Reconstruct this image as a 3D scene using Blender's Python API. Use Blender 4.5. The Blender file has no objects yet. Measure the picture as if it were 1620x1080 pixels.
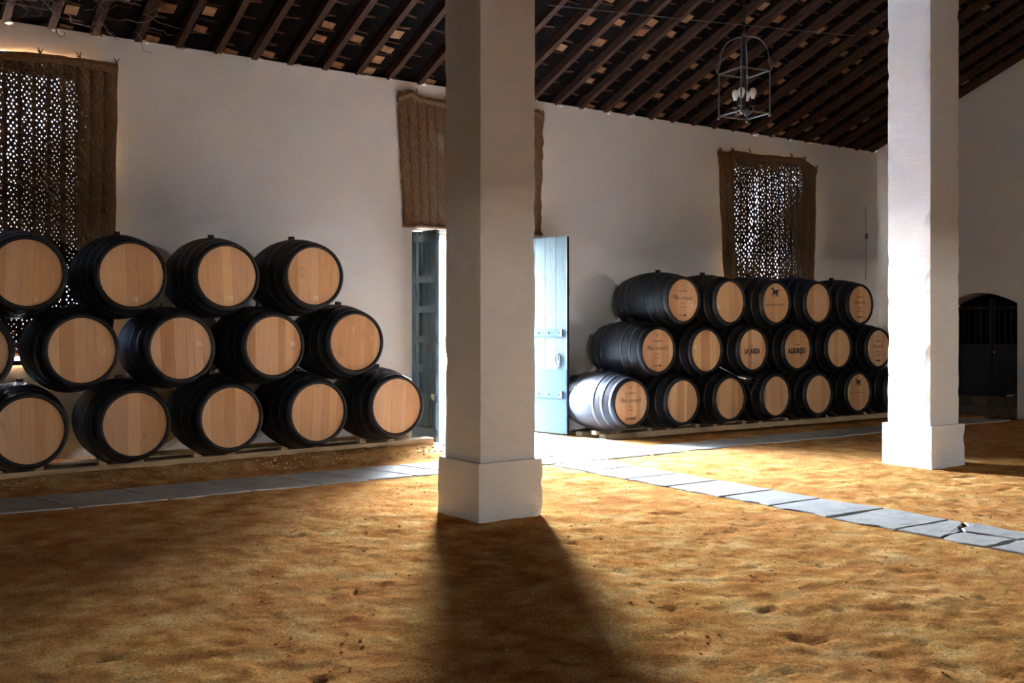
import bpy, bmesh, math, random
import numpy as np
from mathutils import Vector, Matrix

random.seed(7); np.random.seed(7)
SC = bpy.context.scene
COL = SC.collection
R = math.radians

# ------------------------------------------------------------------ camera
cam = bpy.data.cameras.new('camera')
cam.sensor_width = 36.0; cam.sensor_fit = 'HORIZONTAL'
cam.lens = 36.0 * 1675 / 1620
cam.shift_y = -24.4 / 1620
cam.clip_end = 500
co = bpy.data.objects.new('camera', cam); COL.objects.link(co)
co.location = (0, 0, 1.6); co.rotation_euler = (R(90), 0, R(-35))
SC.camera = co

# ------------------------------------------------------------------ sky, sun, daylight portals, exposure
world = bpy.data.worlds.new('sky'); SC.world = world; world.use_nodes = True
wn = world.node_tree; wn.nodes.clear()
w_out = wn.nodes.new('ShaderNodeOutputWorld'); w_bg = wn.nodes.new('ShaderNodeBackground')
w_tc = wn.nodes.new('ShaderNodeTexCoord'); w_sep = wn.nodes.new('ShaderNodeSeparateXYZ')
w_ramp = wn.nodes.new('ShaderNodeValToRGB')
w_ramp.color_ramp.elements[0].position = 0.0; w_ramp.color_ramp.elements[0].color = (1.0, 0.985, 0.97, 1)
w_ramp.color_ramp.elements[1].position = 0.75; w_ramp.color_ramp.elements[1].color = (0.30, 0.50, 0.95, 1)
e = w_ramp.color_ramp.elements.new(0.16); e.color = (0.80, 0.90, 1.0, 1)
wn.links.new(w_tc.outputs['Generated'], w_sep.inputs[0])
wn.links.new(w_sep.outputs['Z'], w_ramp.inputs[0])
wn.links.new(w_ramp.outputs[0], w_bg.inputs[0])
w_bg.inputs[1].default_value = 10.0
wn.links.new(w_bg.outputs[0], w_out.inputs[0])

sun = bpy.data.lights.new('sun', 'SUN'); sun.energy = 8; sun.angle = R(0.6); sun.color = (1, 0.95, 0.86)
so = bpy.data.objects.new('sun', sun); COL.objects.link(so)
so.rotation_euler = (0, R(38), 0)          # from +X, parallel to the door wall: none of it enters the hall

def portal(name, loc, rot, sx, sy):
    l = bpy.data.lights.new(name, 'AREA'); l.shape = 'RECTANGLE'; l.size = sx; l.size_y = sy
    l.cycles.is_portal = True
    o = bpy.data.objects.new(name, l); COL.objects.link(o); o.location = loc; o.rotation_euler = rot
YW = 12.85      # inner face of the long wall with the door
YR0 = -12.0     # inner face of the wall behind the camera
WT = 0.55       # wall thickness
DOOR = (7.30, 9.38, 2.93)
FILL_WIN = [(-7.3, -6.6, 1.55, 2.15), (15.2, 15.8, 1.55, 2.15)]  # unseen windows behind the camera, added for soft front fill
LIGHT_GAP = (8.37, 9.32, 13.93)   # x range and plane of the gap left by panels added to narrow the daylight
portal('door_portal', ((LIGHT_GAP[0]+LIGHT_GAP[1])/2, LIGHT_GAP[2]+.04, DOOR[2]/2), (R(-90), 0, 0), LIGHT_GAP[1]-LIGHT_GAP[0], DOOR[2])
for x0, x1, z0, z1 in FILL_WIN:
    portal('fill_portal', ((x0+x1)/2, YR0-WT, (z0+z1)/2), (R(90), 0, 0), x1-x0, z1-z0)

SC.view_settings.view_transform = 'Standard'
SC.view_settings.look = 'None'
SC.view_settings.gamma = 1.0
SC.view_settings.use_curve_mapping = False
SC.view_settings.exposure = 6.3
SC.cycles.max_bounces = 10; SC.cycles.diffuse_bounces = 6; SC.cycles.glossy_bounces = 3
SC.cycles.transparent_max_bounces = 12
SC.cycles.sample_clamp_indirect = 4.0
SC.cycles.caustics_reflective = False; SC.cycles.caustics_refractive = False

# ------------------------------------------------------------------ helpers
def tag(o, label=None, cat=None, group=None, kind=None):
    if label: o['label'] = label
    if cat: o['category'] = cat
    if group: o['group'] = group
    if kind: o['kind'] = kind
    return o
def link(name, data, parent=None, mat=None):
    o = bpy.data.objects.new(name, data); COL.objects.link(o)
    if mat is not None and data is not None and not data.materials: data.materials.append(mat)
    if parent is not None: o.parent = parent
    return o
def empty(name, loc=(0, 0, 0), rz=0):
    o = bpy.data.objects.new(name, None); COL.objects.link(o); o.location = loc; o.rotation_euler = (0, 0, rz)
    o.empty_display_size = 0.1
    return o
def mesh_from(name, verts, faces, smooth=False):
    m = bpy.data.meshes.new(name); m.from_pydata([tuple(map(float, v)) for v in verts], [], faces); m.update()
    if smooth: m.shade_smooth()
    return m
class MB:
    """collects shapes for one mesh"""
    def __init__(s): s.v = []; s.f = []
    def add(s, vs, fs):
        b = len(s.v); s.v += [tuple(v) for v in vs]; s.f += [tuple(i+b for i in f) for f in fs]; return s
    def box(s, x0, x1, y0, y1, z0, z1, M=None):
        vs = [Vector(p) for p in ((x0,y0,z0),(x1,y0,z0),(x1,y1,z0),(x0,y1,z0),(x0,y0,z1),(x1,y0,z1),(x1,y1,z1),(x0,y1,z1))]
        if M is not None: vs = [M @ v for v in vs]
        return s.add(vs, [(0,3,2,1),(4,5,6,7),(0,1,5,4),(1,2,6,5),(2,3,7,6),(3,0,4,7)])
    def tube(s, pts, r, n=6, closed=False, r2=None):
        pts = [Vector(p) for p in pts]; N = len(pts); b = len(s.v)
        prev = None
        for i, p in enumerate(pts):
            if closed: t = pts[(i+1) % N]-pts[i-1]
            else: t = pts[min(i+1, N-1)]-pts[max(i-1, 0)]
            if t.length < 1e-9: t = Vector((0, 0, 1))
            t.normalize()
            if prev is None:
                u = t.cross(Vector((0, 0, 1)))
                if u.length < 1e-3: u = t.cross(Vector((1, 0, 0)))
            else: u = prev-t*prev.dot(t)
            u.normalize(); prev = u; w = t.cross(u)
            rr = r if r2 is None else r+(r2-r)*i/(N-1)
            for k in range(n):
                a = 2*math.pi*k/n; s.v.append(tuple(p+(u*math.cos(a)+w*math.sin(a))*rr))
        for i in range(N if closed else N-1):
            j = (i+1) % N
            for k in range(n):
                s.f.append((b+i*n+k, b+i*n+(k+1) % n, b+j*n+(k+1) % n, b+j*n+k))
        if not closed:
            s.f.append(tuple(b+k for k in reversed(range(n)))); s.f.append(tuple(b+(N-1)*n+k for k in range(n)))
        return s
    def lathe(s, prof, n=24, axis='Z', loc=(0, 0, 0), cap=True):
        b = len(s.v); L = Vector(loc)
        for (r, h) in prof:
            for k in range(n):
                a = 2*math.pi*k/n
                if axis == 'Z': p = (r*math.cos(a), r*math.sin(a), h)
                else: p = (r*math.cos(a), h, r*math.sin(a))
                s.v.append(tuple(L+Vector(p)))
        for i in range(len(prof)-1):
            for k in range(n):
                f = (b+i*n+k, b+i*n+(k+1) % n, b+(i+1)*n+(k+1) % n, b+(i+1)*n+k)
                s.f.append(f if axis == 'Z' else f[::-1])
        if cap:
            c0 = tuple(b+k for k in range(n)); c1 = tuple(b+(len(prof)-1)*n+k for k in range(n))
            s.f.append(c0[::-1] if axis == 'Z' else c0); s.f.append(c1 if axis == 'Z' else c1[::-1])
        return s
    def sphere(s, c, r, n=10, m=6, sz=1.0):
        prof = [(max(r*math.sin(math.pi*i/m), 1e-4), -r*sz*math.cos(math.pi*i/m)) for i in range(m+1)]
        return s.lathe(prof, n, 'Z', c, False)
    def mesh(s, name, smooth=False): return mesh_from(name, s.v, s.f, smooth)
    def build(s, name, mat, parent=None, smooth=False): return link(name, s.mesh(name, smooth), parent, mat)

# ------------------------------------------------------------------ materials
def newmat(name):
    m = bpy.data.materials.new(name); m.use_nodes = True
    nt = m.node_tree; nt.nodes.clear()
    o = nt.nodes.new('ShaderNodeOutputMaterial'); b = nt.nodes.new('ShaderNodeBsdfPrincipled')
    nt.links.new(b.outputs[0], o.inputs[0])
    return m, nt, b, o
def N(nt, t, **kw):
    n = nt.nodes.new(t)
    for k, v in kw.items():
        if k in n.inputs: n.inputs[k].default_value = v
        else: setattr(n, k, v)
    return n
def ramp(nt, fac, stops):
    n = nt.nodes.new('ShaderNodeValToRGB'); cr = n.color_ramp
    while len(cr.elements) > 1: cr.elements.remove(cr.elements[-1])
    cr.elements[0].position = stops[0][0]; cr.elements[0].color = (*stops[0][1], 1)
    for p, c in stops[1:]:
        el = cr.elements.new(p); el.color = (*c, 1)
    nt.links.new(fac, n.inputs[0]); return n.outputs[0]
def noise(nt, vec, scale, detail=4, rough=0.6):
    n = N(nt, 'ShaderNodeTexNoise'); n.inputs['Scale'].default_value = scale; n.inputs['Detail'].default_value = detail
    n.inputs['Roughness'].default_value = rough
    if vec is not None: nt.links.new(vec, n.inputs['Vector'])
    return n.outputs['Fac']
def coords(nt, kind='Object', scale=(1, 1, 1), rnd=False):
    tc = N(nt, 'ShaderNodeTexCoord'); mp = N(nt, 'ShaderNodeMapping'); mp.inputs['Scale'].default_value = scale
    nt.links.new(tc.outputs[kind], mp.inputs['Vector'])
    if rnd:
        oi = N(nt, 'ShaderNodeObjectInfo'); mu = N(nt, 'ShaderNodeMath', operation='MULTIPLY'); mu.inputs[1].default_value = 57.3
        nt.links.new(oi.outputs['Random'], mu.inputs[0]); nt.links.new(mu.outputs[0], mp.inputs['Location'])
    return mp.outputs[0]
def mixc(nt, fac, a, b, mode='MIX'):
    n = N(nt, 'ShaderNodeMix', data_type='RGBA', blend_type=mode)
    for i, v in ((0, fac), (6, a), (7, b)):
        if isinstance(v, (int, float)): n.inputs[i].default_value = v
        elif isinstance(v, tuple): n.inputs[i].default_value = (*v, 1)
        else: nt.links.new(v, n.inputs[i])
    return n.outputs[2]
def bump(nt, b, h, strength=0.3, dist=0.02):
    n = N(nt, 'ShaderNodeBump'); n.inputs['Strength'].default_value = strength; n.inputs['Distance'].default_value = dist
    nt.links.new(h, n.inputs['Height']); nt.links.new(n.outputs[0], b.inputs['Normal'])
def addh(nt, a, b, k):
    m = N(nt, 'ShaderNodeMath', operation='MULTIPLY_ADD'); m.inputs[1].default_value = k
    nt.links.new(b, m.inputs[0]); nt.links.new(a, m.inputs[2]); return m.outputs[0]
def simple(name, col, rough=0.6, metal=0.0, var=0.25, scale=12, sc=(1, 1, 1), rnd=False, bs=0.0):
    m, nt, b, o = newmat(name)
    v = coords(nt, 'Object', sc, rnd); f = noise(nt, v, scale)
    lo = tuple(c*(1-var) for c in col); hi = tuple(min(1, c*(1+var)) for c in col)
    c = ramp(nt, f, [(0.3, lo), (0.7, hi)])
    nt.links.new(c, b.inputs['Base Color']); b.inputs['Roughness'].default_value = rough; b.inputs['Metallic'].default_value = metal
    if bs: bump(nt, b, f, bs, 0.01)
    return m
M = {}
def plaster(name, col, big=1.0, courses=.5):
    m, nt, b, o = newmat(name)
    v = coords(nt, 'Object'); vs = coords(nt, 'Object', (1, 1, 4))
    f1 = noise(nt, v, 0.9*big, 5); f2 = noise(nt, vs, 6, 4); f3 = noise(nt, v, 45, 3)
    c1 = ramp(nt, f1, [(0.3, tuple(x*0.93 for x in col)), (0.7, col)])
    c2 = mixc(nt, 0.14, c1, ramp(nt, f2, [(0.35, tuple(x*0.72 for x in col)), (0.6, col)]))
    nt.links.new(c2, b.inputs['Base Color']); b.inputs['Roughness'].default_value = 0.9
    b.inputs['Specular IOR Level'].default_value = 0.15
    bump(nt, b, addh(nt, addh(nt, f1, f2, courses), f3, 0.12), 0.35, 0.03)
    return m
M['plaster'] = plaster('white_plaster', (0.71, 0.668, 0.61), 1.0, .2)
M['pillar'] = plaster('pillar_plaster', (0.83, 0.81, 0.79), 2.0)
# ochre sand
m, nt, b, o = newmat('ochre_sand'); v = coords(nt, 'Object')
f1 = noise(nt, v, 0.55, 5); f2 = noise(nt, v, 3.2, 6, 0.65); f3 = noise(nt, v, 75, 5, 0.75); f4 = noise(nt, v, 14, 4, .7)
c = ramp(nt, f2, [(0.30, (0.34, 0.13, 0.038)), (0.42, (0.56, 0.245, 0.072)), (0.52, (0.70, 0.36, 0.115)), (0.60, (0.80, 0.48, 0.185)), (0.70, (0.88, 0.60, 0.28))])
c = mixc(nt, ramp(nt, f1, [(0.42, (0, 0, 0)), (0.68, (0.55, 0.55, 0.55))]), c, (0.55, 0.225, 0.085))
c = mixc(nt, ramp(nt, f4, [(0.58, (0, 0, 0)), (0.72, (0.5, 0.5, 0.5))]), c, (0.82, 0.50, 0.16))
c = mixc(nt, 0.75, c, ramp(nt, f3, [(0.36, (0.18, 0.15, 0.13)), (0.45, (0.72, 0.70, 0.68)), (0.52, (1.0, 1.0, 1.0)), (0.62, (1.4, 1.4, 1.4))]), 'MULTIPLY')
nt.links.new(c, b.inputs['Base Color']); b.inputs['Roughness'].default_value = 1.0; b.inputs['Specular IOR Level'].default_value = 0.0
bump(nt, b, addh(nt, f4, f3, 0.6), 0.5, 0.018); M['sand'] = m
# slate flagstone
m, nt, b, o = newmat('grey_flagstone'); v = coords(nt, 'Object', (1, 1, 1), True); oi = N(nt, 'ShaderNodeObjectInfo')
f1 = noise(nt, v, 5, 6); f2 = noise(nt, v, 40, 3)
c = ramp(nt, f1, [(0.3, (0.33, 0.33, 0.32)), (0.55, (0.45, 0.44, 0.42)), (0.75, (0.54, 0.52, 0.47))])
c = mixc(nt, 0.25, c, ramp(nt, oi.outputs['Random'], [(0, (0.32, 0.32, 0.32)), (1, (0.54, 0.52, 0.48))]))
nt.links.new(c, b.inputs['Base Color']); b.inputs['Roughness'].default_value = 0.8; b.inputs['Specular IOR Level'].default_value = 0.25
bump(nt, b, addh(nt, f1, f2, 0.2), 0.4, 0.02); M['flag'] = m
# barrel heads
m, nt, b, o = newmat('oak_head'); v = coords(nt, 'Object', (22, 22, 1.6), True); v2 = coords(nt, 'Object', (1, 1, 1), True)
oi = N(nt, 'ShaderNodeObjectInfo')
f1 = noise(nt, v, 1.6, 6, 0.6); f2 = noise(nt, v2, 5, 5)
c = ramp(nt, f1, [(0.28, (0.38, 0.185, 0.075)), (0.5, (0.56, 0.30, 0.135)), (0.72, (0.68, 0.41, 0.20))])
c = mixc(nt, 0.70, c, ramp(nt, oi.outputs['Random'], [(0, (0.36, 0.15, 0.052)), (0.25, (0.60, 0.31, 0.125)), (0.45, (0.46, 0.205, 0.075)), (0.7, (0.68, 0.40, 0.20)), (0.85, (0.55, 0.30, 0.16)), (1, (0.78, 0.46, 0.19))]))
c = mixc(nt, ramp(nt, f2, [(0.62, (0, 0, 0)), (0.78, (0.55, 0.55, 0.55))]), c, (0.22, 0.11, 0.05))
nt.links.new(c, b.inputs['Base Color']); b.inputs['Roughness'].default_value = 0.7
bump(nt, b, f1, 0.12, 0.004); M['oak'] = m
# black barrel paint
m, nt, b, o = newmat('black_barrel_paint'); v = coords(nt, 'Object', (3, 1, 3)); f1 = noise(nt, v, 6, 5); f2 = noise(nt, coords(nt, 'Object'), 3, 4)
nt.links.new(ramp(nt, f1, [(0.3, (0.008, 0.008, 0.009)), (0.7, (0.022, 0.021, 0.021))]), b.inputs['Base Color'])
b.inputs['Specular IOR Level'].default_value = 0.22
nt.links.new(ramp(nt, f2, [(0.3, (0.42, 0.42, 0.42)), (0.7, (0.58, 0.58, 0.58))]), b.inputs['Roughness'])
bump(nt, b, f1, 0.12, 0.004); M['black'] = m
M['hoop'] = simple('black_iron_hoop', (0.016, 0.016, 0.018), 0.42, 0.0, 0.3, 8, bs=0.05)
M['ink'] = simple('black_stencil_ink', (0.02, 0.014, 0.01), 0.8)
M['ink_brown'] = simple('brown_stencil_ink', (0.075, 0.032, 0.014), 0.8)
M['chalk'] = simple('white_chalk', (0.80, 0.74, 0.66), 0.9)
M['timber'] = simple('pale_timber', (0.44, 0.30, 0.165), 0.8, 0, 0.3, 3, (1, 12, 12), True, 0.2)
M['rafter'] = simple('dark_rafter', (0.056, 0.027, 0.017), 0.9, 0, 0.5, 4, (14, 1.2, 14), True, 0.2)
M['deck'] = simple('dark_roof_deck', (0.006, 0.004, 0.003), 0.9)
# sooty clay tiles; the upper tones paint in lit patches and lips
m, nt, b, o = newmat('sooty_clay_tile'); oi = N(nt, 'ShaderNodeObjectInfo'); at = N(nt, 'ShaderNodeAttribute', attribute_name='tone')
v = coords(nt, 'Object', (1, 1, 1), True); f = noise(nt, v, 7, 5)
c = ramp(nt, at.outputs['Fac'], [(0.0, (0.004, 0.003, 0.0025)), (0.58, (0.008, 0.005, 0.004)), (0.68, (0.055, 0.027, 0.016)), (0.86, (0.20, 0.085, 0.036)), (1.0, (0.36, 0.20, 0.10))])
c = mixc(nt, 0.6, c, ramp(nt, f, [(0.35, (0.25, 0.25, 0.25)), (0.65, (1.3, 1.25, 1.2))]), 'MULTIPLY')
nt.links.new(c, b.inputs['Base Color']); b.inputs['Roughness'].default_value = 0.95; b.inputs['Specular IOR Level'].default_value = 0.05; bump(nt, b, f, 0.2, 0.01); M['tile'] = m
for k_ in ('rafter', 'deck', 'hem'): M_ = bpy.data.materials.get({'rafter': 'dark_rafter', 'deck': 'dark_roof_deck', 'hem': 'esparto_hem'}[k_]); M_ and setattr(M_.node_tree.nodes['Principled BSDF'].inputs['Specular IOR Level'], 'default_value', .1)
# esparto mat with pinholes
def esparto(name, density, strip_w, odd, pitch=1.0):
    m, nt, b, o = newmat(name); v = coords(nt, 'Object')
    vg = coords(nt, 'Object', (1, 1, 0.35)); f1 = noise(nt, vg, 40, 4, 0.7); f2 = noise(nt, v, 1.3, 3)
    wv = N(nt, 'ShaderNodeTexWave'); wv.bands_direction = 'DIAGONAL'; wv.inputs['Scale'].default_value = 14; wv.inputs['Distortion'].default_value = 2
    nt.links.new(v, wv.inputs['Vector'])
    c = ramp(nt, f1, [(0.3, (0.075, 0.035, 0.013)), (0.5, (0.17, 0.085, 0.034)), (0.72, (0.29, 0.165, 0.075))])
    c = mixc(nt, 0.3, c, ramp(nt, wv.outputs['Fac'], [(0.2, (0.06, 0.028, 0.01)), (0.8, (0.26, 0.145, 0.065))]))
    nt.links.new(c, b.inputs['Base Color']); b.inputs['Roughness'].default_value = 0.95
    bump(nt, b, addh(nt, f1, wv.outputs['Fac'], 0.7), 0.6, 0.02)
    # slanting lattice of pinholes (x,z only, so they go straight through)
    tc = N(nt, 'ShaderNodeTexCoord'); sp = N(nt, 'ShaderNodeSeparateXYZ'); nt.links.new(tc.outputs['Object'], sp.inputs[0])
    cb = N(nt, 'ShaderNodeCombineXYZ')
    def lin(ax, az):
        a = N(nt, 'ShaderNodeMath', operation='MULTIPLY'); a.inputs[1].default_value = ax; nt.links.new(sp.outputs['X'], a.inputs[0])
        d = N(nt, 'ShaderNodeMath', operation='MULTIPLY_ADD'); d.inputs[1].default_value = az
        nt.links.new(sp.outputs['Z'], d.inputs[0]); nt.links.new(a.outputs[0], d.inputs[2]); return d.outputs[0]
    nt.links.new(lin(19/pitch, 12.5/pitch), cb.inputs[0]); nt.links.new(lin(-19/pitch, 12.5/pitch), cb.inputs[1])
    vo = N(nt, 'ShaderNodeTexVoronoi', voronoi_dimensions='2D'); vo.inputs['Scale'].default_value = 1.0; vo.inputs['Randomness'].default_value = 0.45
    nt.links.new(cb.outputs[0], vo.inputs['Vector'])
    vp = coords(nt, 'Object', (1, 0, 0.4)); f3 = noise(nt, vp, 2.0, 4, 0.7)
    thr = N(nt, 'ShaderNodeMapRange'); thr.inputs['From Min'].default_value = 0.20; thr.inputs['From Max'].default_value = 0.68
    thr.inputs['To Min'].default_value = 0.0; thr.inputs['To Max'].default_value = density
    nt.links.new(f3, thr.inputs['Value'])
    lt = N(nt, 'ShaderNodeMath', operation='LESS_THAN'); nt.links.new(vo.outputs['Distance'], lt.inputs[0]); nt.links.new(thr.outputs[0], lt.inputs[1])
    # no holes along the sewn seams between two strips
    sm = N(nt, 'ShaderNodeMath', operation='MULTIPLY_ADD'); sm.inputs[1].default_value = 1/strip_w; sm.inputs[2].default_value = .5 if odd else 0.0; nt.links.new(sp.outputs['X'], sm.inputs[0])
    fr = N(nt, 'ShaderNodeMath', operation='FRACT'); nt.links.new(sm.outputs[0], fr.inputs[0])
    cmp_ = N(nt, 'ShaderNodeMath', operation='COMPARE'); cmp_.inputs[1].default_value = .5; cmp_.inputs[2].default_value = .36; nt.links.new(fr.outputs[0], cmp_.inputs[0])
    hole = N(nt, 'ShaderNodeMath', operation='MULTIPLY'); nt.links.new(lt.outputs[0], hole.inputs[0]); nt.links.new(cmp_.outputs[0], hole.inputs[1])
    # fibres cross the holes: only a little of the daylight gets through, more in worn patches
    f5 = noise(nt, coords(nt, 'Object', (1, 0, .55)), 1.7, 3, .6)
    tcol = ramp(nt, f5, [(0.36, (0.026, 0.025, 0.024)), (0.50, (0.048, 0.047, 0.047)), (0.60, (0.10, 0.105, 0.12)), (0.66, (0.25, 0.29, 0.36))])
    tr = N(nt, 'ShaderNodeBsdfTransparent'); nt.links.new(tcol, tr.inputs[0]); mx = N(nt, 'ShaderNodeMixShader')
    nt.links.new(hole.outputs[0], mx.inputs[0]); nt.links.new(b.outputs[0], mx.inputs[1]); nt.links.new(tr.outputs[0], mx.inputs[2])
    nt.links.new(mx.outputs[0], o.inputs[0])
    return m
M['mat_loose'] = esparto('esparto_loose', 0.21, .1515, False, 1.0)
M['mat_mid'] = esparto('esparto_mid', 0.30, .166, True, 1.4)
M['mat_tight'] = esparto('esparto_tight', 0.11, .145, True, 1.3)
M['hem'] = simple('esparto_hem', (0.17, 0.085, 0.035), 0.95, 0, 0.5, 30, (1, 1, 1), False, 0.6)
M['door_dark'] = simple('teal_door_paint', (0.055, 0.105, 0.125), 0.55, 0, 0.35, 5, (10, 10, 1), True, 0.15)
M['door_light'] = simple('weathered_door_paint', (0.062, 0.082, 0.088), 0.9, 0, 0.25, 5, (10, 10, 1), True, 0.25)
M['door_light'].node_tree.nodes['Principled BSDF'].inputs['Specular IOR Level'].default_value = .04
M['sheet'] = simple('painted_sheet_metal', (0.040, 0.060, 0.066), 0.9, 0, 0.08, 3)
M['sheet'].node_tree.nodes['Principled BSDF'].inputs['Specular IOR Level'].default_value = .04
M['iron'] = simple('dark_iron', (0.03, 0.03, 0.032), 0.5, 0.6, 0.3, 10)
M['lantern'] = simple('grey_lantern_metal', (0.16, 0.165, 0.17), 0.42, 0.85, 0.2, 10)
M['steel'] = simple('bright_steel', (0.62, 0.60, 0.57), 0.28, 1.0, 0.1, 10)
m, nt, b, o = newmat('milk_glass'); b.inputs['Base Color'].default_value = (0.86, 0.84, 0.80, 1); b.inputs['Roughness'].default_value = 0.25; M['bulb'] = m
M['ground'] = simple('pale_ground', (0.20, 0.18, 0.15), 0.95, 0, 0.15, 2)
M['step'] = simple('dark_step_stone', (0.11, 0.085, 0.06), 0.9, 0, 0.4, 5, (1, 1, 1), True, 0.4)
M['gate'] = simple('dark_blue_gate', (0.012, 0.014, 0.018), 0.5, 0.2, 0.2, 6)
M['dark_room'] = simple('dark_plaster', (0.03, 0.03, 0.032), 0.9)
M['vine'] = simple('dry_stem', (0.15, 0.10, 0.06), 0.9)
M['paper'] = simple('white_paper', (0.75, 0.75, 0.74), 0.9)
M['pebble'] = simple('pale_pebble', (0.46, 0.28, 0.11), 0.9, 0, 0.4, 3)

# ------------------------------------------------------------------ the setting: ground, floor, walls, roof
XE = 17.70; XL = -8.0
EAVE = 4.97; PITCH = 0.40; YRIDGE = 0.45
def roofz(y): return EAVE+PITCH*(YW-y) if y > YRIDGE else EAVE+PITCH*(YW-YRIDGE)-PITCH*(YRIDGE-y)

g = mesh_from('ground_outside', [(-80, -80, -.12), (100, -80, -.12), (100, 100, -.12), (-80, 100, -.12)], [(0, 1, 2, 3)])
tag(link('ground_outside', g, None, M['ground']), 'pale sunlit ground outside beyond the open door', 'ground', kind='structure')

# sand floor as a height field
def vnoise(x, y, s, seed):
    rs = np.random.RandomState(seed); T = rs.rand(256, 256)
    X = x/s+1000; Y = y/s+1000; xi = np.floor(X).astype(int); yi = np.floor(Y).astype(int); fx = X-xi; fy = Y-yi
    fx = fx*fx*(3-2*fx); fy = fy*fy*(3-2*fy)
    g_ = lambda i, j: T[(xi+i) % 256, (yi+j) % 256]
    return (g_(0, 0)*(1-fx)+g_(1, 0)*fx)*(1-fy)+(g_(0, 1)*(1-fx)+g_(1, 1)*fx)*fy-0.5
def sstep(a, b_, x):
    t = np.clip((x-a)/(b_-a), 0, 1); return t*t*(3-2*t)
def path_dist(x, y, m=0.0):
    d1 = np.maximum(np.abs(y-10.24)-0.44+m, 0)                        # strip along the barrels
    d2 = np.maximum(np.maximum(np.abs(x-(7.65+0.03*(y-7)))-0.40+m, 0), np.maximum(y-10.6, 0))
    d3 = np.maximum(np.maximum(np.abs(x-8.45)-1.15+m, 0), np.maximum(10.3-y, 0))
    return np.minimum(np.minimum(d1, d2), d3)
def floor_h(x, y):
    n = 0.016*vnoise(x, y, 1.3, 1)+0.006*vnoise(x, y, .42, 2)+0.006*vnoise(x+.3*vnoise(x, y, .3, 9), y, .19, 3)+0.006*vnoise(x, y, .09, 4)+0.009*vnoise(x, y, .05, 5)+0.016*sstep(.36, .5, vnoise(x, y, .13, 7))*0.6-0.022*sstep(.34, .5, vnoise(x+9, y, .11, 8))*.6
    k = 0.12+0.88*sstep(0.0, 0.28, path_dist(x, y))
    bank = sstep(11.0, 11.65, y+0.25*vnoise(x, y, .5, 6))*(1-sstep(6.75, 7.15, x))*(0.07+0.012*np.clip(x-2, -2, 5))
    rb = -0.03*sstep(11.2, 11.6, y)*sstep(9.6, 9.9, x)
    return n*k+bank+rb-0.03*(1-sstep(-.001, .02, path_dist(x, y, .09)))
def grid_mesh(name, xs, ys, zf):
    X, Y = np.meshgrid(xs, ys); Z = zf(X, Y); nx, ny = len(xs), len(ys)
    V = np.stack([X.ravel(), Y.ravel(), Z.ravel()], 1)
    i = np.arange(nx*ny).reshape(ny, nx)
    F = np.stack([i[:-1, :-1].ravel(), i[:-1, 1:].ravel(), i[1:, 1:].ravel(), i[1:, :-1].ravel()], 1)
    me = bpy.data.meshes.new(name); me.vertices.add(len(V)); me.vertices.foreach_set('co', V.astype(np.float32).ravel())
    me.loops.add(F.size); me.loops.foreach_set('vertex_index', F.astype(np.int32).ravel())
    me.polygons.add(len(F)); me.polygons.foreach_set('loop_start', (np.arange(len(F))*4).astype(np.int32))
    me.update(calc_edges=True); me.validate(); me.shade_smooth(); return me
xs = np.concatenate([np.arange(XL, -.4, .4), np.arange(-.4, 12, .036), np.arange(12, XE+.1, .06)])
ys = np.concatenate([np.arange(YR0, 2.4, .4), np.arange(2.4, 9, .036), np.arange(9, YW+.3, .045)])
floor = link('floor', grid_mesh('floor', xs, ys, floor_h), None, M['sand'])
tag(floor, 'ochre sand floor of the cellar, trodden and uneven', 'floor', kind='structure')

# flagstones, each its own slab
def slab(poly, top=0.012, thick=0.06, name='flagstone', chamfer=0.012):
    c = sum((Vector(p) for p in poly), Vector((0, 0)))/len(poly); n = len(poly)
    v = []; 
    for zz, k in ((-thick, 0), (top-chamfer*.6, 0), (top, chamfer)):
        for p in poly:
            q = Vector(p); d = (c-q).normalized()*k; v.append((q.x+d.x-c.x, q.y+d.y-c.y, zz+random.uniform(-.002, .002)))
    f = [tuple(reversed(range(n))), tuple(range(2*n, 3*n))]
    for L in range(2):
        for k in range(n): f.append((L*n+k, L*n+(k+1) % n, (L+1)*n+(k+1) % n, (L+1)*n+k))
    o_ = link(name, mesh_from(name, v, f), floor, M['flag']); o_.location = (c.x, c.y, 0); return o_
def rough(p, q, n=3, amp=.03):
    """points from p (included) to q (excluded) with a broken edge"""
    p = Vector(p); q = Vector(q); d = q-p; nn = Vector((-d.y, d.x)).normalized(); out = []
    for i in range(n):
        t = i/n; k = 0 if i == 0 else random.uniform(-amp, amp); out.append(tuple(p+d*t+nn*k))
    return out
def quad_slab(a, b_, c, d, amp=.016): slab(rough(a, b_, 4, amp)+rough(b_, c, 4, amp*1.8)+rough(c, d, 4, amp)+rough(d, a, 4, amp*1.8))
def strip_x(edges, y0, y1, gap=.018):
    for i in range(len(edges)-1):
        sk0 = random.uniform(-.09, .05) if i else 0; 
        a, b_ = edges[i]+gap, edges[i+1]-gap; sl = 0.10
        quad_slab((a-sl, y1+random.uniform(-.03, .03)), (a+sl, y0+random.uniform(-.03, .03)), (b_+sl, y0+random.uniform(-.03, .03)), (b_-sl, y1+random.uniform(-.03, .03)))
strip_x([-1.2, -.2, .75, 1.30, 2.10, 2.92, 3.73, 4.44, 4.99, 5.52, 5.98, 6.6, 7.28], 9.82, 10.68)
strip_x([9.52, 10.25, 11.1, 11.8, 12.7, 13.5, 14.4, 15.3, 16.2, 17.1], 9.82, 10.50)
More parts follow.
